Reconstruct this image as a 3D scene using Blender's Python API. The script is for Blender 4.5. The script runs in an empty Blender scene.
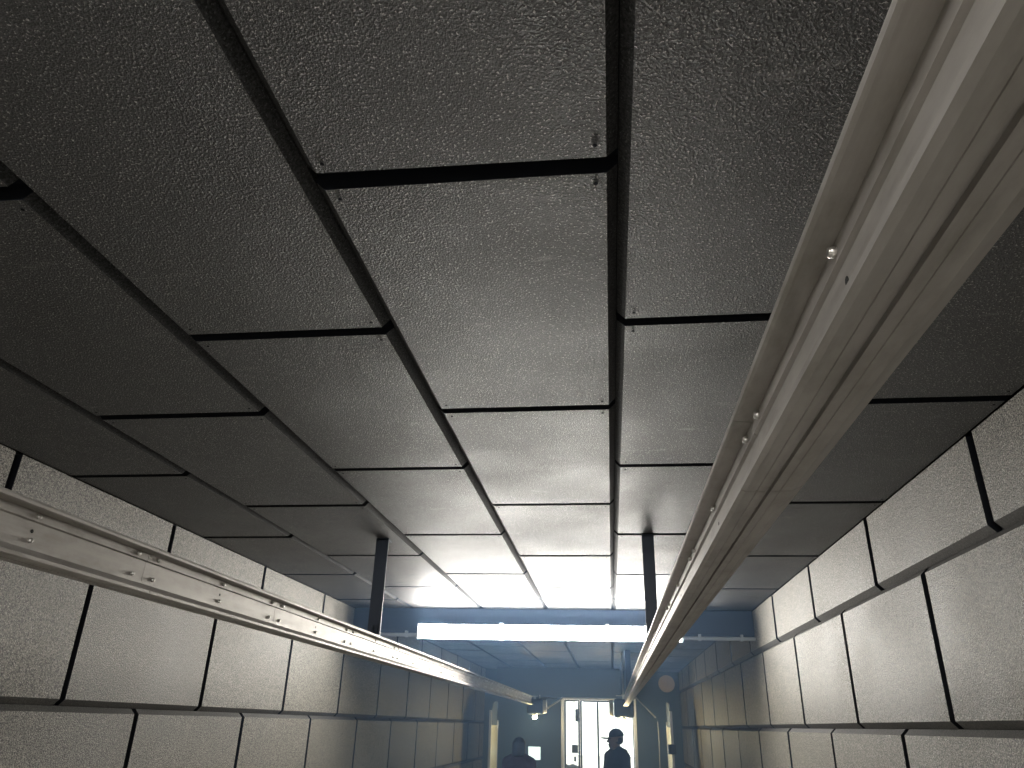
import bpy, bmesh, math, random
from mathutils import Vector, Matrix
random.seed(7)
S = bpy.context.scene
COL = S.collection
HAZE = .03
CZ = 1.8                      # eye height of the camera above the floor; lengths in metres

# ------------------------------------------------------------------ helpers
def finish(name, bm, mats, parent=None, smooth=False):
    me = bpy.data.meshes.new(name)
    bmesh.ops.recalc_face_normals(bm, faces=bm.faces[:])
    bm.to_mesh(me); bm.free()
    if not isinstance(mats, (list, tuple)): mats = [mats]
    for m in mats: me.materials.append(m)
    if smooth:
        for p in me.polygons: p.use_smooth = True
    o = bpy.data.objects.new(name, me); COL.objects.link(o)
    if parent: o.parent = parent
    return o
def tag(o, label, cat, group=None):
    o['label'] = label; o['category'] = cat
    if group: o['group'] = group
    return o
def thing(name, loc, label, cat, group=None, rz=0):
    o = bpy.data.objects.new(name, None); COL.objects.link(o)
    o.empty_display_size = .1
    o.location = loc; o.rotation_euler = (0, 0, rz)
    return tag(o, label, cat, group)
def structure(o):
    o['kind'] = 'structure'; return o
def box(bm, x0, x1, y0, y1, z0, z1, mi=0, bev=0):
    r = bmesh.ops.create_cube(bm, size=1)
    vs = r['verts']
    for v in vs:
        v.co = Vector((x0+(v.co.x+.5)*(x1-x0), y0+(v.co.y+.5)*(y1-y0), z0+(v.co.z+.5)*(z1-z0)))
    fs = list({f for v in vs for f in v.link_faces})
    for f in fs: f.material_index = mi
    if bev:
        es = list({e for v in vs for e in v.link_edges})
        r = bmesh.ops.bevel(bm, geom=es, offset=bev, segments=2, affect='EDGES', profile=.5)
        for f in r['faces']: f.material_index = mi
def tube(bm, a, b, r0, r1=None, n=12, mi=0, caps=True):
    a = Vector(a); b = Vector(b); r1 = r0 if r1 is None else r1
    d = (b-a).normalized()
    u = d.orthogonal().normalized(); w = d.cross(u)
    A = []; B = []
    for i in range(n):
        t = 2*math.pi*i/n
        k = u*math.cos(t)+w*math.sin(t)
        A.append(bm.verts.new(a+k*r0)); B.append(bm.verts.new(b+k*r1))
    for i in range(n):
        f = bm.faces.new((A[i], A[(i+1) % n], B[(i+1) % n], B[i])); f.material_index = mi
    if caps:
        bm.faces.new(A[::-1]).material_index = mi; bm.faces.new(B).material_index = mi
def ball(bm, c, r, sx=1, sy=1, sz=1, n=16, rot=None, mi=0):
    M = Matrix.Translation(c) @ (rot or Matrix.Identity(4)) @ Matrix.Diagonal((r*sx, r*sy, r*sz, 1))
    q = bmesh.ops.create_uvsphere(bm, u_segments=n, v_segments=max(6, n//2), radius=1, matrix=M)
    for v in q['verts']:
        for f in v.link_faces: f.material_index = mi
def capsule(bm, a, b, r0, r1, n=14):
    tube(bm, a, b, r0, r1, n); ball(bm, a, r0, n=n); ball(bm, b, r1, n=n)
def extrude_y(bm, prof, y0, y1, mi=0):
    A = [bm.verts.new((x, y0, z)) for x, z in prof]
    B = [bm.verts.new((x, y1, z)) for x, z in prof]
    n = len(prof)
    for i in range(n):
        bm.faces.new((A[i], A[(i+1) % n], B[(i+1) % n], B[i])).material_index = mi
    bm.faces.new(A).material_index = mi; bm.faces.new(B[::-1]).material_index = mi

# ------------------------------------------------------------------ materials
def mat(name, col, rough=.5, metal=0., spec=.5, emit=None, es=0):
    m = bpy.data.materials.new(name); m.use_nodes = True
    b = m.node_tree.nodes['Principled BSDF']
    b.inputs['Base Color'].default_value = (*col, 1)
    b.inputs['Roughness'].default_value = rough
    b.inputs['Metallic'].default_value = metal
    b.inputs['Specular IOR Level'].default_value = spec
    if emit:
        b.inputs['Emission Color'].default_value = (*emit, 1)
        b.inputs['Emission Strength'].default_value = es
    return m
def N(m, t, **kw):
    n = m.node_tree.nodes.new(t)
    for k, v in kw.items(): setattr(n, k, v)
    return n
def noise(m, scale, detail=3, rough=.6, vec=None):
    n = N(m, 'ShaderNodeTexNoise'); n.inputs['Scale'].default_value = scale
    n.inputs['Detail'].default_value = detail; n.inputs['Roughness'].default_value = rough
    if vec is not None: m.node_tree.links.new(vec, n.inputs['Vector'])
    return n.outputs['Fac']
def ramp(m, fac, stops):
    r = N(m, 'ShaderNodeValToRGB'); m.node_tree.links.new(fac, r.inputs['Fac'])
    e = r.color_ramp.elements
    while len(e) > 1: e.remove(e[-1])
    e[0].position = stops[0][0]; e[0].color = (*stops[0][1], 1)
    for p, c in stops[1:]:
        q = e.new(p); q.color = (*c, 1)
    return r.outputs['Color']
def mixc(m, fac, a, b, blend='MIX'):
    n = N(m, 'ShaderNodeMix', data_type='RGBA', blend_type=blend)
    L = m.node_tree.links
    if isinstance(fac, (int, float)): n.inputs[0].default_value = fac
    else: L.new(fac, n.inputs[0])
    for i, s in ((6, a), (7, b)):
        if isinstance(s, tuple): n.inputs[i].default_value = (*s, 1)
        else: L.new(s, n.inputs[i])
    return n.outputs[2]

def rubber(name, dark, light, fleck, rough, bump, dist, spec=.5, scuff=.0, scuffcol=(.3, .3, .28)):
    """granulated rubber panel: pressed crumbs, sparse pale flecks, scuffs"""
    m = mat(name, dark, rough, 0, spec); L = m.node_tree.links
    b = m.node_tree.nodes['Principled BSDF']
    co = N(m, 'ShaderNodeTexCoord').outputs['Object']
    fine = noise(m, 155, 2, .75, co)
    big = noise(m, 2.3, 3, .6, co)
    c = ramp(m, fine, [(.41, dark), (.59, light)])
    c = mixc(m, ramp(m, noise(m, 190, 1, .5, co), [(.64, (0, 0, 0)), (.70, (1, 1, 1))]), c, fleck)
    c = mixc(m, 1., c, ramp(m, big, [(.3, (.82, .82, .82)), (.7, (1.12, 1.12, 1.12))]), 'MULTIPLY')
    if scuff:
        mp = N(m, 'ShaderNodeMapping'); L.new(co, mp.inputs['Vector'])
        mp.inputs['Scale'].default_value = (2.2, 9, 9); mp.inputs['Rotation'].default_value = (0, 0, .5)
        s = noise(m, 2.2, 6, .72, mp.outputs['Vector'])
        c = mixc(m, ramp(m, s, [(.62, (0, 0, 0)), (.72, (scuff,)*3)]), c, scuffcol)
    L.new(c, b.inputs['Base Color'])
    bp = N(m, 'ShaderNodeBump'); bp.inputs['Strength'].default_value = bump; bp.inputs['Distance'].default_value = dist
    L.new(noise(m, 190, 2, .6, co), bp.inputs['Height'])
    L.new(bp.outputs['Normal'], b.inputs['Normal'])
    L.new(ramp(m, big, [(.3, (rough-.05,)*3), (.7, (rough+.07,)*3)]), b.inputs['Roughness'])
    return m
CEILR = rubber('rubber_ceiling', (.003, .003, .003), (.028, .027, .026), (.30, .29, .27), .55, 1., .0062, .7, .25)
WALLR = rubber('rubber_wall', (.03, .028, .023), (.26, .24, .205), (.56, .53, .46), .56, 1., .0035, .5, .12, (.3, .27, .22))
EDGE = rubber('rubber_edge', (.05, .048, .045), (.10, .095, .088), (.14, .14, .13), .7, .3, .002, .3)
EDGEC = rubber('rubber_edge_ceiling', (.012, .012, .012), (.03, .03, .03), (.06, .06, .06), .8, .3, .002, .15)
BACK_GAP = mat('black_backing_gap_shade', (.004, .005, .008), .8, 0, .2)
def aluminium():
    m = mat('brushed_aluminium', (.45, .43, .39), .42, .65, .5); L = m.node_tree.links
    b = m.node_tree.nodes['Principled BSDF']
    co = N(m, 'ShaderNodeTexCoord').outputs['Object']
    mp = N(m, 'ShaderNodeMapping'); L.new(co, mp.inputs['Vector']); mp.inputs['Scale'].default_value = (60, 1.2, 60)
    st = noise(m, 2, 4, .6, mp.outputs['Vector'])
    mp2 = N(m, 'ShaderNodeMapping'); L.new(co, mp2.inputs['Vector']); mp2.inputs['Scale'].default_value = (14, 5, 14)
    bl = noise(m, 1.3, 5, .65, mp2.outputs['Vector'])
    c = ramp(m, bl, [(.33, (.28, .262, .235)), (.5, (.36, .338, .312)), (.7, (.41, .386, .36))])
    c = mixc(m, 1., c, ramp(m, st, [(.3, (.9, .9, .9)), (.7, (1.06, 1.06, 1.06))]), 'MULTIPLY')
    L.new(c, b.inputs['Base Color'])
    L.new(ramp(m, st, [(.3, (.52,)*3), (.7, (.62,)*3)]), b.inputs['Roughness'])
    return m
ALU = aluminium()
BOLT = mat('bolt_steel', (.6, .58, .55), .3, .9)
HOLE = mat('hole_black', (.005, .005, .005), .8)
BLUE = mat('blue_grey_paint', (.03, .045, .075), .5, 0, .4)
BLUED = mat('dark_blue_paint', (.035, .055, .085), .55, 0, .4)
STRAP = mat('strap_steel_dark', (.02, .03, .05), .5, .2)
LAMP = mat('lamp_diffuser', (.9, .9, .9), .4, 0, .5, (1., .982, .94), 170)
LAMP_FILL = mat('fill_lamp_diffuser', (.9, .9, .9), .4, 0, .5, (1., .982, .94), 125)
HOUS = mat('lamp_housing', (.75, .76, .78), .4, 0, .5)
GALV = mat('pale_conduit', (.42, .44, .46), .4, .3)
FLOORM = mat('floor_concrete', (.33, .32, .30), .6)
CARR = mat('carrier_dark_plastic', (.02, .024, .035), .45)
WHITE = mat('white_plastic', (.75, .73, .66), .35)
WARM = mat('carrier_lamp', (1, .9, .7), .4, 0, .5, (1., .86, .5), 750)
DISC = mat('tan_disc', (.42, .33, .24), .6)
ALUF = mat('door_aluminium', (.5, .52, .54), .35, .7)
LEAF = mat('door_leaf_dark', (.03, .035, .045), .4, .3)
SCREEN = mat('lit_screen', (.6, .8, .8), .3, 0, .5, (.75, .95, 1.), 1.3)
CREAM = mat('booth_cream_panel', (.62, .62, .50), .3)
GREYP = mat('booth_grey_panel', (.12, .14, .15), .25)
SKIN = mat('skin', (.22, .14, .10), .5)
JACKET = mat('dark_jacket', (.03, .033, .04), .8)
CAPM = mat('cap_cloth', (.03, .032, .04), .8)
JEANS = mat('dark_jeans', (.03, .04, .07), .85)
HAIR = mat('dark_hair', (.05, .035, .025), .4)
MAROON = mat('maroon_sweater', (.10, .03, .035), .85)
SHOE = mat('shoe_black', (.02, .02, .02), .5)
ASPH = mat('pale_pavement', (.8, .8, .78), .8)
HEDGE = mat('hedge_green', (.012, .015, .013), .9)
glass = bpy.data.materials.new('door_glass'); glass.use_nodes = True
nt = glass.node_tree; nt.nodes.clear()
o_ = nt.nodes.new('ShaderNodeOutputMaterial'); mx = nt.nodes.new('ShaderNodeMixShader')
tr = nt.nodes.new('ShaderNodeBsdfTransparent'); gl = nt.nodes.new('ShaderNodeBsdfGlossy'); fr = nt.nodes.new('ShaderNodeFresnel')
gl.inputs['Roughness'].default_value = .02; tr.inputs['Color'].default_value = (.95, .98, .97, 1)
nt.links.new(fr.outputs[0], mx.inputs[0]); nt.links.new(tr.outputs[0], mx.inputs[1]); nt.links.new(gl.outputs[0], mx.inputs[2]); nt.links.new(mx.outputs[0], o_.inputs[0])

# ------------------------------------------------------------------ room
XL, XR, H = -2.4627, 1.308, CZ+1.0
Y0, Y1 = -5.0, 15.6
CH = .022                      # chamfer on the long edges of every panel
TH = .05

def panel(bm, origin, U, V, Nn, u0, u1, v0, v1, ch_lo, ch_hi, sk=0, du=0):
    """slab: length along U, width along V, face towards Nn; chamfers on the two long edges.
    material 0 face, 1 chamfers, 2 ends blackened as gap shade"""
    def P(u, v, n): return origin+U*u+V*v+Nn*n
    sec = []
    sec.append((v0, -TH)); sec.append((v0, -ch_lo))
    if ch_lo: sec.append((v0+ch_lo, 0))
    if ch_hi: sec.append((v1-ch_hi, 0))
    sec.append((v1, -ch_hi)); sec.append((v1, -TH))
    def shift(v, e): return e*(v-(v0+v1)/2)/(v1-v0)
    A = [bm.verts.new(P(u0+shift(v, du), v, n)) for v, n in sec]
    B = [bm.verts.new(P(u1+shift(v, sk), v, n)) for v, n in sec]
    k = len(sec)
    for i in range(k):
        j = (i+1) % k
        f = bm.faces.new((A[i], A[j], B[j], B[i]))
        flat = abs(sec[i][1]) < 1e-6 and abs(sec[j][1]) < 1e-6
        f.material_index = 0 if flat else 1
    bm.faces.new(A).material_index = 2; bm.faces.new(B[::-1]).material_index = 2  # end faces coloured black to stand for the shade inside the gaps

# ceiling: six lengthwise courses of 2:1 rubber panels, joints staggered
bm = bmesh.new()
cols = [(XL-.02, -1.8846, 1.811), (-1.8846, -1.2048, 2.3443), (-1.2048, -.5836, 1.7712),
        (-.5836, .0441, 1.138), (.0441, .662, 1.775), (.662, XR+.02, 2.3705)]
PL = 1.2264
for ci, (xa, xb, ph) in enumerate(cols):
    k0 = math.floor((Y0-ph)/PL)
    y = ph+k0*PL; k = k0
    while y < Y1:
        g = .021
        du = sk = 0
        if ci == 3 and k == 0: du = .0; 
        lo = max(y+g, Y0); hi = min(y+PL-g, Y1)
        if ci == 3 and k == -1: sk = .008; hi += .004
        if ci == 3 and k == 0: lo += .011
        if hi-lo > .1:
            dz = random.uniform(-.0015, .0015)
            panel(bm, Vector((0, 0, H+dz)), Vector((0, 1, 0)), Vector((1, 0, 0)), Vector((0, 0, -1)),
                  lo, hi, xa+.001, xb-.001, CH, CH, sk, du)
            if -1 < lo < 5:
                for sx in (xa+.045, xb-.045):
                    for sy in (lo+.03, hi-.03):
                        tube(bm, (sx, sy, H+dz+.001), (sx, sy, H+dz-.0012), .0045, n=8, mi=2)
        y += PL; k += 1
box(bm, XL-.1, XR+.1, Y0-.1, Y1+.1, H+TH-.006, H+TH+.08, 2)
structure(finish('ceiling', bm, [CEILR, EDGEC, BACK_GAP]))

rows = [(.64, .995), (.026, .64), (-.588, .026), (-1.202, -.588), (-1.798, -1.202)]
def wall(name, x, nx, phases, PLw, gap):
    bm = bmesh.new()
    for ri, (za, zb) in enumerate(rows):
        ph = phases[ri % 2] if ri else phases[0]
        if ri: ph = phases[1] if ri % 2 else phases[2]
        k = math.floor((Y0-ph)/PLw); y = ph+k*PLw
        while y < Y1:
            lo = max(y+gap/2, Y0); hi = min(y+PLw-gap/2, Y1)
            if hi-lo > .05:
                dx = random.uniform(-.0015, .0015)
                panel(bm, Vector((x+dx, 0, CZ)), Vector((0, 1, 0)), Vector((0, 0, 1)), Vector((nx, 0, 0)),
                      lo, hi, za+.001, zb-.001, .026 if ri < 4 else 0, .026 if ri else 0)
            y += PLw
    s = -nx
    xa, xb = sorted((x+s*(TH-.006), x+s*(TH+.1)))
    box(bm, xa, xb, Y0-.1, Y1+.1, 0, H+.1, 2)
    return structure(finish(name, bm, [WALLR, EDGE, BACK_GAP]))
wall('wall_right', XR, -1, (2.6796, 3.3184, 3.8992), 1.2135, .05)
wall('wall_left', XL, 1, (3.9316, 3.3585, 3.9626), 1.2385, .04)
bm = bmesh.new(); box(bm, XL-.15, XR+.15, Y0-.1, Y1, -.15, 0); structure(finish('floor', bm, FLOORM))
bm = bmesh.new()
k = 0
for zi in range(5):
    z0 = zi*.56
    for xi in range(-1, 4):
        x0 = XL-.6+xi*1.22+(.6 if zi % 2 else 0)
        a, b = max(x0, XL), min(x0+1.18, XR)
        if b-a > .05:
            panel(bm, Vector((0, Y0+.05, 0)), Vector((1, 0, 0)), Vector((0, 0, 1)), Vector((0, 1, 0)), a, b, z0+.002, z0+.558, .02, .02)
box(bm, XL-.1, XR+.1, Y0-.1, Y0+.004, 0, H, 2)
structure(finish('wall_back', bm, [WALLR, EDGE, BACK_GAP]))

# end wall with the bright doorway
DX0, DX1, DZ = -.966, .471, CZ+.506
bm = bmesh.new()
box(bm, XL-.1, DX0, Y1, Y1+.15, 0, H+.05); box(bm, DX1, XR+.1, Y1, Y1+.15, 0, H+.05); box(bm, DX0, DX1, Y1, Y1+.15, DZ, H+.05)
structure(finish('wall_far', bm, BLUED))
dr = bpy.data.objects.new('door_1', None); COL.objects.link(dr); dr.location = (0, Y1, 0); structure(dr)
bm = bmesh.new()
box(bm, DX0, DX0+.055, .0, .12, 0, DZ, bev=.004); box(bm, DX1-.055, DX1, .0, .12, 0, DZ, bev=.004)
box(bm, DX0+.055, DX1-.055, .0, .12, DZ-.04, DZ, bev=.004)
finish('door_frame', bm, ALUF, dr)
for (a, b, nm) in ((DX0+.06, -.605, 0), (-.60, -.262, 1), (-.262, DX1-.06, 2)):
    bm = bmesh.new(); w = .035 if nm == 0 else .018
    wl = w if nm != 1 else .035
    box(bm, a, a+wl, .03, .07, .01, DZ-.045); box(bm, b-w, b, .03, .07, .01, DZ-.045)
    box(bm, a+wl, b-w, .03, .07, .01, .1); box(bm, a+wl, b-w, .03, .07, DZ-.075, DZ-.045)
    lf = finish('door_leaf', bm, LEAF, dr)
    bm = bmesh.new(); box(bm, a+wl, b-w, .047, .053, .1, DZ-.075); finish('glass_pane', bm, glass, lf)
bm = bmesh.new()   # latch case and closer on the half-open leaf
box(bm, -.76, -.645, -.03, .03, CZ-.46, CZ-.32, bev=.006); tube(bm, (-.70, -.03, CZ-.52), (-.70, -.03, CZ-.6), .02)
finish('door_latch', bm, CARR, dr)
bm = bmesh.new(); box(bm, -.69, -.64, -.02, .03, CZ+.08, CZ+.3, bev=.006); finish('door_closer', bm, CARR, dr)
# outside
bm = bmesh.new(); box(bm, -30, 30, Y1+.15, 60, -.25, -.1); structure(finish('ground', bm, ASPH))
bm = bmesh.new()
for i in range(9):
    ball(bm, (-1.7+i*.085+random.uniform(-.05, .05), 24+random.uniform(-.2, .2), .3+random.uniform(0, .12)), .38, 1, 1, random.uniform(.9, 1.2), n=10)
tag(finish('shrub', bm, HEDGE, smooth=True), 'low dark shrub outside, seen at the foot of the left door glass', 'shrub')

# ------------------------------------------------------------------ ceiling baffles
bm = bmesh.new()
prof = [(Y0, 0)]
def slab(name, y0, y1, z0, z1, x0, x1, m, label, cat, extra=True):
    bm = bmesh.new(); box(bm, x0, x1, y0, y1, z0, z1, bev=.006)
    if extra:
        box(bm, x0+.01, x1-.01, y0-.012, y0+.01, z0-.004, z0+.02, bev=.003)
    return tag(finish(name, bm, m), label, cat)
slab('ceiling_beam', 7.235, 7.40, CZ+.775, CZ+.999, XL+.002, XR-.002, BLUE,
     'blue-grey beam crossing the ceiling just behind the lit tube lamp', 'beam')
slab('bulkhead_box', 15.0, 15.595, CZ+.49, CZ+.999, -2.15, .17, BLUE,
     'blue-grey boxed bulkhead hanging above the bright glass doorway', 'bulkhead')

# ------------------------------------------------------------------ lamp
def lamp(loc, label, group=None, down=False):
    t = thing('tube_light', loc, label, 'light fixture', group)
    if down: t.rotation_euler = (math.pi/2, 0, 0)
    L2 = 1.22
    bm = bmesh.new()
    prof = [(.0, -.055), (.0, .055), (-.035, .066), (-.04, .066), (-.04, -.066), (-.035, -.066)]
    A = [bm.verts.new((-L2, y, z)) for y, z in prof]; B = [bm.verts.new((L2, y, z)) for y, z in prof]
    for i in range(6): bm.faces.new((A[i], A[(i+1) % 6], B[(i+1) % 6], B[i]))
    bm.faces.new(A); bm.faces.new(B[::-1])
    finish('lamp_housing', bm, HOUS, t)
    bm = bmesh.new()
    prof = [(-.041, -.06)]+[(-.041-.035*math.sin(a), -.06*math.cos(a)) for a in [math.pi*i/10 for i in range(1, 10)]]+[(-.041, .06)]
    A = [bm.verts.new((-L2+.01, y, z)) for y, z in prof]; B = [bm.verts.new((L2-.01, y, z)) for y, z in prof]
    n = len(prof)
    for i in range(n): bm.faces.new((A[i], A[(i+1) % n], B[(i+1) % n], B[i]))
    bm.faces.new(A); bm.faces.new(B[::-1])
    finish('diffuser', bm, LAMP_FILL if down else LAMP, t, smooth=False)
    for sx in (-1, 1):
        bm = bmesh.new(); box(bm, sx*L2-.006, sx*L2+.006, -.08, 0, -.068, .068, bev=.003); finish('end_cap', bm, HOUS, t)
    for x in (-.43, .55):
        bm = bmesh.new(); box(bm, x-.014, x+.014, -.062, .03, .064, .082, bev=.003); finish('clip', bm, HOUS, t)
        bm = bmesh.new(); box(bm, x-.014, x+.014, -.07, 0, -.074, -.066, bev=.002); finish('clip', bm, HOUS, t)
    return t
lamp((-.565, 7.19, CZ+.777), 'long brightly lit white tube lamp mounted across the lower face of the ceiling beam')
lamp((-.565, -.9, H-.004), 'unseen fill lamp added flat on the ceiling just behind the viewer', None, True)  # both downward lamps are added fill for the near walls and rail undersides
lamp((-.565, -3.0, H-.004), 'unseen fill lamp added flat on the ceiling near the back wall', None, True)
for nm, (xa, xb), lb in (('conduit', (.665, XR-.003), 'pale horizontal conduit running from the tube lamp to the right wall'),
                         ('conduit', (XL+.003, -1.795), 'pale horizontal conduit running from the tube lamp to the left wall')):
    bm = bmesh.new(); tube(bm, (xa, 7.205, CZ+.75), (xb, 7.205, CZ+.75), .017, n=16)
    for x in (xa+.15, xb-.12): box(bm, x-.012, x+.012, 7.185, 7.234, CZ+.73, CZ+.786, bev=.002)
    tag(finish(nm, bm, GALV), lb, 'pipe')

# ------------------------------------------------------------------ target rails
def rail(label, cx, zb, h, side, y0, y1, bolts, joints, wide=False):
    """side=+1: the inner (visible) face looks to +x"""
    t = thing('target_rail', (cx, y0, CZ+zb), label, 'rail', 'target carrier rails')
    s = h/.143
    inner = [(.0305, 0), (.0340, .0015), (.0375, .003), (.0375, .0115), (.030, .014), (.0105, .031), (.005, .034), (.005, .101), (.0105, .104),
             (.0105, .1262), (.034, .1285), (.0385, .1305), (.0390, .137), (.0375, .1425), (.033, .1445)]
    outer = [(-.033, .1445), (-.0375, .1425), (-.039, .137), (-.0385, .1305), (-.034, .1285), (-.0105, .1262), (-.0105, .104), (-.005, .101),
             (-.005, .034), (-.0105, .031), (-.034, .019), (-.0385, .017), (-.0385, .013), (-.0305, 0)]
    if wide: outer[-4:] = [(-.044, .019), (-.050, .013), (-.050, .010), (-.0325, 0)]
    bot = [(-.017, 0), (-.0165, .0012), (-.0155, .0012), (-.015, 0), (-.0035, 0), (-.0035, .007), (.0035, .007), (.0035, 0),
           (.015, 0), (.0155, .0012), (.0165, .0012), (.017, 0)]
    prof = [(x*side, z*s) for x, z in inner+outer+bot]
    ys = [y0]+[j for j in joints if y0 < j < y1]+[y1]
    bm = bmesh.new()
    for a, b in zip(ys[:-1], ys[1:]):
        extrude_y(bm, prof, a-y0+.0012, b-y0-.0012)
    finish('track', bm, ALU, t)
    # splice plates behind the joints
    for j in joints:
        if y0+.1 < j < y1-.1:
            bm = bmesh.new(); box(bm, -.0045, .0045, j-y0-.08, j-y0+.08, .036*s, .10*s); finish('splice_plate', bm, ALU, t)
    b0 = bmesh.new()
    tube(b0, (.004*side, 0, 0), (.011*side, 0, 0), .0062, .0052, n=10); ball(b0, (.011*side, 0, 0), .0052, .4, 1, 1, n=10)
    first = None
    for y in bolts:
        for z, xo in ((.1155*s, .0055), (.054*s, 0)):
            if first is None:
                first = finish('bolt', b0, BOLT, t, True); q = first
            else:
                q = first.copy(); COL.objects.link(q); q.parent = t
            q.location = (xo*side, y-y0, z)
    for y in bolts[1::3]:
        bm = bmesh.new(); tube(bm, (.0045*side, y-y0, .078*s), (.0056*side, y-y0, .078*s), .0045, n=10)
        finish('bolt_hole', bm, HOLE, t)
    return t
RY0, RY1 = -4.0, 13.2
def seq(j0):
    js = [j0+.9*i for i in range(-8, 16) if RY0 < j0+.9*i < RY1]
    bs = []
    for j in js:
        bs += [j-.05, j+.05, j+.45]
    return js, [b for b in bs if RY0 < b < RY1-.05 and b > .2]
js, bs = seq(1.98)
rail('aluminium track along the left wall with bolt pairs on its web', -1.309, .304, .128, 1, RY0, RY1, bs, js)
js, bs = seq(1.057)
rail('aluminium track passing overhead on the right, seen from below', .2305, .311, .120, -1, RY0, RY1, bs, js, True)

def hanger(x, y, zb, w, label):
    bm = bmesh.new()
    box(bm, x-w/2, x+w/2, y-.004, y+.004, zb, H-.006)
    box(bm, x-w/2, x+w/2, y-.004, y+.07, H-.014, H-.002)
    box(bm, x-w/2, x+w/2, y-.05, y+.004, zb-.008, zb-.0005)
    tube(bm, (x, y-.03, zb-.012), (x, y-.03, zb+.05), .005)
    tube(bm, (x+.02, y-.02, zb+.06), (x+.02, y-.02, zb-.01), .004)
    return tag(finish('hanger_strap', bm, STRAP), label, 'bracket', 'rail hanger straps')
hanger(-1.335, 4.3, CZ+.443, .075, 'dark flat strap hanging from the ceiling to the left rail, before the beam')
hanger(.232, 4.224, CZ+.441, .066, 'dark flat strap hanging from the ceiling to the right rail, before the beam')
hanger(.25, 11.2, CZ+.441, .075, 'dark flat strap holding the right rail, far behind the tube lamp')
bm = bmesh.new(); tube(bm, (.17, 11.4, CZ+.42), (.17, 11.4, H-.002), .012); box(bm, .15, .22, 11.38, 11.42, CZ+.405, CZ+.43)
tag(finish('threaded_rod', bm, GALV), 'thin pale rod hanging beside the far strap of the right rail', 'rod')

# ------------------------------------------------------------------ carriers at the rail ends
def carrier(x, label, sgn):
    t = thing('target_carrier', (x, 13.203, CZ+.26), label, 'machine', 'motor units at the rail ends')
    bm = bmesh.new()
    box(bm, -.13, .13, .005, .2, -.10, .14, bev=.035)
    finish('motor_case', bm, CARR, t)
    bm = bmesh.new()
    tube(bm, (sgn*.135, .08, .02), (sgn*.19, .08, .02), .105, .10, n=24)
    finish('pulley', bm, WHITE, t)
    bm = bmesh.new()
    box(bm, -.02, .02, .01, .04, .13, .17); tube(bm, (-.1, .02, .175), (.05, .02, .175), .006)
    tube(bm, (.08, .06, .13), (.08, .06, .2), .008)
    finish('cable_clamp', bm, GALV, t)
    bm = bmesh.new(); tube(bm, (0, .06, -.10), (0, .06, -.125), .04, .03, n=16); finish('lamp_socket', bm, GALV, t)
    bm = bmesh.new(); ball(bm, (0, .06, -.142), .034, 1, 1, .8); finish('bulb', bm, WARM, t, True)
    return t
carrier(-1.25, 'dark motor unit with pale pulley at the end of the left rail', 1)
q = carrier(.205, 'dark motor unit at the end of the right rail, against the bright doorway', -1); q.scale = (1.25, 1, 1.2)
def strut(a, b, r, name, label, m=GALV):
    bm = bmesh.new(); tube(bm, a, b, r, n=10); ball(bm, a, r*1.5, n=8); ball(bm, b, r*1.5, n=8)
    tag(finish(name, bm, m, smooth=True), label, 'brace')
strut((-1.04, 13.26, CZ+.26), (-.83, 13.8, CZ+.43), .014, 'diagonal_brace', 'short pale diagonal brace beside the left motor unit')
strut((.41, 13.26, CZ+.445), (.70, 13.3, CZ+.165), .011, 'diagonal_brace', 'pale diagonal brace sloping down right of the right motor unit')
bm = bmesh.new()
pts = [(.74, 13.35, CZ+.10), (.745, 13.35, CZ-.2), (.735, 13.35, CZ-.7), (.745, 13.35, .02)]
for a, b in zip(pts[:-1], pts[1:]): tube(bm, a, b, .006, n=8)
tag(finish('hanging_cable', bm, GALV), 'thin pale cable hanging straight down at right of the doorway', 'cable')

# ------------------------------------------------------------------ booth dividers
def divider(x, y0, y1, top, inner, label):
    t = thing('booth_divider', (x, y0, 0), label, 'partition', 'booth dividers')
    L = y1-y0
    bm = bmesh.new(); box(bm, -.012, .012, .02, L, .02, top-.28); finish('lower_panel', bm, CREAM, t)
    bm = bmesh.new()
    vs = [(.02, top-.28), (.02, top-.06), (.08, top-.13), (.18, top-.02), (.26, top+.07), (L-.02, top+.11), (L, top-.28)]
    A = [bm.verts.new((-.006, y, z)) for y, z in vs]; B = [bm.verts.new((.006, y, z)) for y, z in vs]
    n = len(vs)
    for i in range(n): bm.faces.new((A[i], A[(i+1) % n], B[(i+1) % n], B[i]))
    bm.faces.new(A); bm.faces.new(B[::-1])
    finish('upper_panel', bm, GREYP, t)
    bm = bmesh.new(); box(bm, -.02, .02, -.01, .02, 0, top-.05, bev=.003); box(bm, -.02, .02, L, L+.03, 0, top-.2, bev=.003)
    finish('post', bm, ALUF, t)
    if inner < 0:
        bm = bmesh.new(); box(bm, -.07, .05, -.05, .12, CZ-.36, CZ-.22, bev=.01); finish('bracket', bm, CARR, t)
    bm = bmesh.new(); box(bm, -.15, .15, -.02, L+.03, 0, .02, bev=.003); finish('foot_plate', bm, ALUF, t)
    return t
divider(-2.0, 13.35, 14.15, CZ+.26, 1, 'pale upright booth divider in front of the far left wall')
divider(.93, 13.0, 13.95, CZ+.30, -1, 'pale upright booth divider beside the right wall, below the tan disc')

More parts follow.
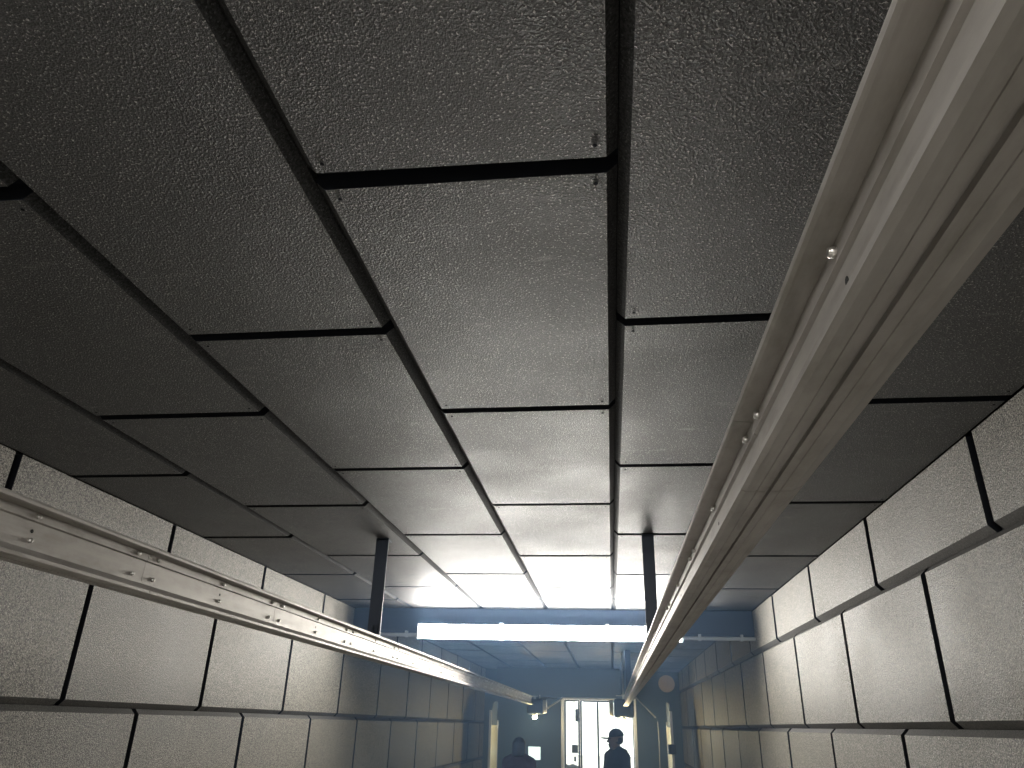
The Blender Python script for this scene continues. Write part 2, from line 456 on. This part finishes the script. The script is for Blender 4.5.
# ------------------------------------------------------------------ wall things at the far end
bm = bmesh.new(); tube(bm, (1.07, 15.598, CZ+.785), (1.07, 15.565, CZ+.785), .155, .15, n=40)
tube(bm, (1.07, 15.566, CZ+.785), (1.07, 15.560, CZ+.785), .125, n=40)
tag(finish('round_wall_disc', bm, DISC), 'round tan disc high on the far wall near the right corner', 'disc')
t = thing('wall_monitor', (-1.467, 15.598, CZ-.484), 'small square lit screen on the dark far wall', 'monitor')
bm = bmesh.new(); box(bm, -.13, .13, -.05, 0, -.125, .125, bev=.006); finish('monitor_case', bm, CARR, t)
bm = bmesh.new(); box(bm, -.115, .115, -.0525, -.0505, -.11, .11); finish('screen', bm, SCREEN, t)

# ------------------------------------------------------------------ people
def remesh(o, v=.009, sm=4):
    m = o.modifiers.new('remesh', 'REMESH'); m.mode = 'VOXEL'; m.voxel_size = v; m.use_smooth_shade = True
    s = o.modifiers.new('smooth', 'SMOOTH'); s.iterations = sm; s.factor = .5
def hand(bm, w, d, side):
    """w wrist point, d forward direction"""
    d = Vector(d).normalized(); up = Vector((0, 0, 1)); la = d.cross(up).normalized()*side
    nn = la.cross(d).normalized()
    c = w+d*.05
    M = Matrix((la, d, nn)).transposed().to_4x4()
    ball(bm, c, 1, .04, .055, .018, rot=M)
    for i, (off, ln) in enumerate(((-.03, .06), (-.01, .07), (.01, .066), (.03, .052))):
        p0 = c+la*off+d*.04; p1 = p0+d*ln*.5-nn*.008*side; p2 = p1+d*ln*.4-up*ln*.3
        capsule(bm, p0, p1, .0095, .009, 10); capsule(bm, p1, p2, .009, .008, 10)
    p0 = c-la*.03-d*.03; p1 = p0-la*.03+d*.03; p2 = p1+d*.03
    capsule(bm, p0, p1, .012, .011, 10); capsule(bm, p1, p2, .011, .009, 10)
def person(loc, rz, h, label, cap, top_mat, arms, turn=0):
    """faces local -Y; h = height to the crown"""
    k = h/1.75
    t = thing('person', loc, label, 'person', None, rz)
    V = lambda x, y, z: Vector((x, y, z))*k
    def build(bm, what):
        sh = {s: V(s*.185, .015, 1.43) for s in (-1, 1)}
        el = {s: V(*arms[s][0]) for s in (-1, 1)}; wr = {s: V(*arms[s][1]) for s in (-1, 1)}
        hip = {s: V(s*.095, .0, .92) for s in (-1, 1)}; kn = {s: V(s*.11, -.02, .5) for s in (-1, 1)}; an = {s: V(s*.12, .03, .09) for s in (-1, 1)}
        g = {'body': 0, 'top': .016, 'legs': .014}[what]
        if what in ('body', 'top'):
            for z, rx, ry in ((.98, .165, .115), (1.1, .15, .105), (1.22, .165, .115), (1.34, .185, .12), (1.41, .17, .105)):
                ball(bm, V(0, .01, z), 1, (rx+g)*k, (ry+g)*k, (.1+g)*k, n=20)
            ball(bm, V(0, .02, 1.47), 1, (.12+g)*k, (.08+g)*k, (.05+g)*k)
            for s in (-1, 1):
                capsule(bm, V(s*.05, .02, 1.5), sh[s], (.05+g)*k, (.062+g)*k)
                capsule(bm, sh[s], el[s], (.056+g)*k, (.043+g)*k)
                capsule(bm, el[s], wr[s]+(el[s]-wr[s])*(.08 if g else 0), (.041+g)*k, (.028+g*.9)*k)
        if what in ('body', 'legs'):
            ball(bm, V(0, .01, .93), 1, (.165+g)*k, (.115+g)*k, (.1+g)*k)
            for s in (-1, 1):
                capsule(bm, hip[s], kn[s], (.085+g)*k, (.056+g)*k); capsule(bm, kn[s], an[s], (.055+g)*k, (.038+g*1.2)*k)
        if what == 'body':
            hd = bmesh.new()
            capsule(hd, V(0, .03, 1.44), V(0, -.0, 1.58), .06*k, .055*k)
            ball(hd, V(0, .01, 1.665), 1, .073*k, .092*k, .09*k, n=24)         # cranium
            ball(hd, V(0, -.03, 1.61), 1, .058*k, .062*k, .075*k, n=20)        # face
            ball(hd, V(0, -.065, 1.548), 1, .028*k, .024*k, .02*k)             # chin
            capsule(hd, V(0, -.088, 1.645), V(0, -.108, 1.612), .008*k, .013*k, 10)   # nose
            ball(hd, V(0, -.088, 1.578), 1, .022*k, .012*k, .007*k, n=12); ball(hd, V(0, -.086, 1.567), 1, .02*k, .012*k, .007*k, n=12)
            ball(hd, V(0, -.078, 1.668), 1, .05*k, .016*k, .01*k, n=12)        # brow
            for s in (-1, 1):
                ball(hd, V(s*.03, -.078, 1.648), .012*k, n=12)
                ball(hd, V(s*.075, .015, 1.635), 1, .01*k, .02*k, .032*k, n=12)
            bmesh.ops.rotate(hd, cent=(0, .01, 0), matrix=Matrix.Rotation(turn, 3, 'Z'), verts=hd.verts[:])
            tmp = bpy.data.meshes.new('tmp'); hd.to_mesh(tmp); hd.free(); bm.from_mesh(tmp); bpy.data.meshes.remove(tmp)
            for s in (-1, 1):
                hand(bm, wr[s], wr[s]-el[s], s)
                ball(bm, V(s*.12, -.03, .05), 1, .045*k, .12*k, .04*k)
    bm = bmesh.new(); build(bm, 'body'); remesh(finish('body', bm, SKIN, t), .0075, 3)
    bm = bmesh.new(); build(bm, 'top')
    if cap:
        ball(bm, V(0, .085, 1.49), 1, .115*k, .07*k, .055*k)      # hood folded behind the neck
    remesh(finish('jacket' if cap else 'sweater', bm, top_mat, t), .012, 4)
    bm = bmesh.new(); build(bm, 'legs'); remesh(finish('trousers', bm, JEANS, t), .014, 3)
    for s in (-1, 1):
        bm = bmesh.new(); ball(bm, V(s*.12, -.04, .045), 1, .052*k, .14*k, .045*k); box(bm, s*.12*k-.045*k, s*.12*k+.045*k, -.15*k, .09*k, 0, .025, bev=.01)
        finish('shoe', bm, SHOE, t, True)
    if cap:
        c = bmesh.new()
        ball(c, V(0, .012, 1.675), 1, .085*k, .102*k, .098*k, n=28)
        bmesh.ops.bisect_plane(c, geom=c.verts[:]+c.edges[:]+c.faces[:], plane_co=V(0, 0, 1.672), plane_no=(0, .12, -1), clear_outer=True)
        bmesh.ops.rotate(c, cent=(0, .01, 0), matrix=Matrix.Rotation(turn, 3, 'Z'), verts=c.verts[:]); q = finish('cap', c, CAPM, t, True); sd = q.modifiers.new('cloth', 'SOLIDIFY'); sd.thickness = .004
        c = bmesh.new(); vs = []
        for a in range(13):
            th = math.pi*(a/12); vs.append((math.cos(th)*.075, -.06-math.sin(th)*.125, 1.686-.022*math.sin(th)-.024*math.cos(th)**2))
        A = [c.verts.new(V(*p)) for p in vs]; B = [c.verts.new(V(p[0], p[1], p[2]-.016)) for p in vs]
        for i in range(12): c.faces.new((A[i], A[i+1], B[i+1], B[i]))
        c.faces.new(A); c.faces.new(B[::-1]); bmesh.ops.rotate(c, cent=(0, .01, 0), matrix=Matrix.Rotation(turn, 3, 'Z'), verts=c.verts[:]); finish('cap_brim', c, CAPM, t)
        bm = bmesh.new(); ball(bm, V(0, .035, 1.635), 1, .077*k, .068*k, .06*k, n=20); bmesh.ops.rotate(bm, cent=(0, .01, 0), matrix=Matrix.Rotation(turn, 3, 'Z'), verts=bm.verts[:]); finish('hair', bm, HAIR, t, True)
    else:
        bm = bmesh.new(); ball(bm, V(0, .022, 1.675), 1, .086*k, .098*k, .088*k, n=24)
        for i in range(14):
            a = math.pi*(i/13); x = math.cos(a)*.08; y = .03+math.sin(a)*.075
            capsule(bm, V(x*.9, y*.9, 1.68), V(x*1.05, y*1.1, 1.52+random.uniform(0, .02)), .028*k, .018*k, 10)
        o = finish('hair', bm, HAIR, t); remesh(o, .009, 3)
    return t
person((.045, 10.9, 0), -math.pi/2+.55, 1.765, 'person in a peaked cap and hooded jacket standing in profile before the bright doorway', True, JACKET,
       {-1: ((-.25, .0, 1.16), (-.16, -.22, 1.08)), 1: ((.25, .0, 1.16), (.14, -.22, 1.06))}, -.55)
person((-1.235, 11.0, 0), math.pi*.9, 1.64, 'person with dark hair and dark maroon top standing left of the lit screen', False, MAROON,
       {-1: ((-.24, .02, 1.15), (-.24, -.08, .92)), 1: ((.24, .02, 1.15), (.22, -.1, .93))})

# ------------------------------------------------------------------ daylight behind the doors
w = bpy.data.worlds.new('World'); S.world = w; w.use_nodes = True
bg = w.node_tree.nodes['Background']; bg.inputs[0].default_value = (.93, .97, 1, 1); bg.inputs[1].default_value = 2.6

hz = bpy.data.materials.new('range_haze'); hz.use_nodes = True; hz.node_tree.nodes.clear()
ho = hz.node_tree.nodes.new('ShaderNodeOutputMaterial'); hv = hz.node_tree.nodes.new('ShaderNodeVolumeScatter')
hv.inputs['Color'].default_value = (.36, .60, 1., 1); hv.inputs['Density'].default_value = HAZE; hv.inputs['Anisotropy'].default_value = .0
hz.node_tree.links.new(hv.outputs[0], ho.inputs['Volume'])
bm = bmesh.new(); box(bm, XL+.003, XR-.003, 4.6, Y1-.004, .003, H-.004)
hzo = tag(finish('smoke_haze', bm, hz), 'thin bluish smoke haze hanging in the room around the bright lamp', 'haze'); hzo['kind'] = 'stuff'

# ------------------------------------------------------------------ camera
f, pi_, ya, ro = 739.03, .4315, .1334, -.0274
R = Vector((math.cos(ya), math.sin(ya), 0)); F0 = Vector((-math.sin(ya), math.cos(ya), 0)); Z = Vector((0, 0, 1))
D = F0*math.cos(pi_)+Z*math.sin(pi_); U = -F0*math.sin(pi_)+Z*math.cos(pi_)
R2 = R*math.cos(ro)-U*math.sin(ro); U2 = R*math.sin(ro)+U*math.cos(ro)
cam = bpy.data.cameras.new('camera'); co = bpy.data.objects.new('camera', cam); COL.objects.link(co)
cam.sensor_width = 36; cam.lens = f/1024*36; cam.clip_start = .02
M = Matrix((R2, U2, -D)).transposed().to_4x4(); M.translation = Vector((0, 0, CZ)); co.matrix_world = M
S.camera = co
S.view_settings.view_transform = 'Standard'; S.view_settings.look = 'None'
S.view_settings.exposure = 0; S.view_settings.gamma = 1; S.view_settings.use_curve_mapping = False
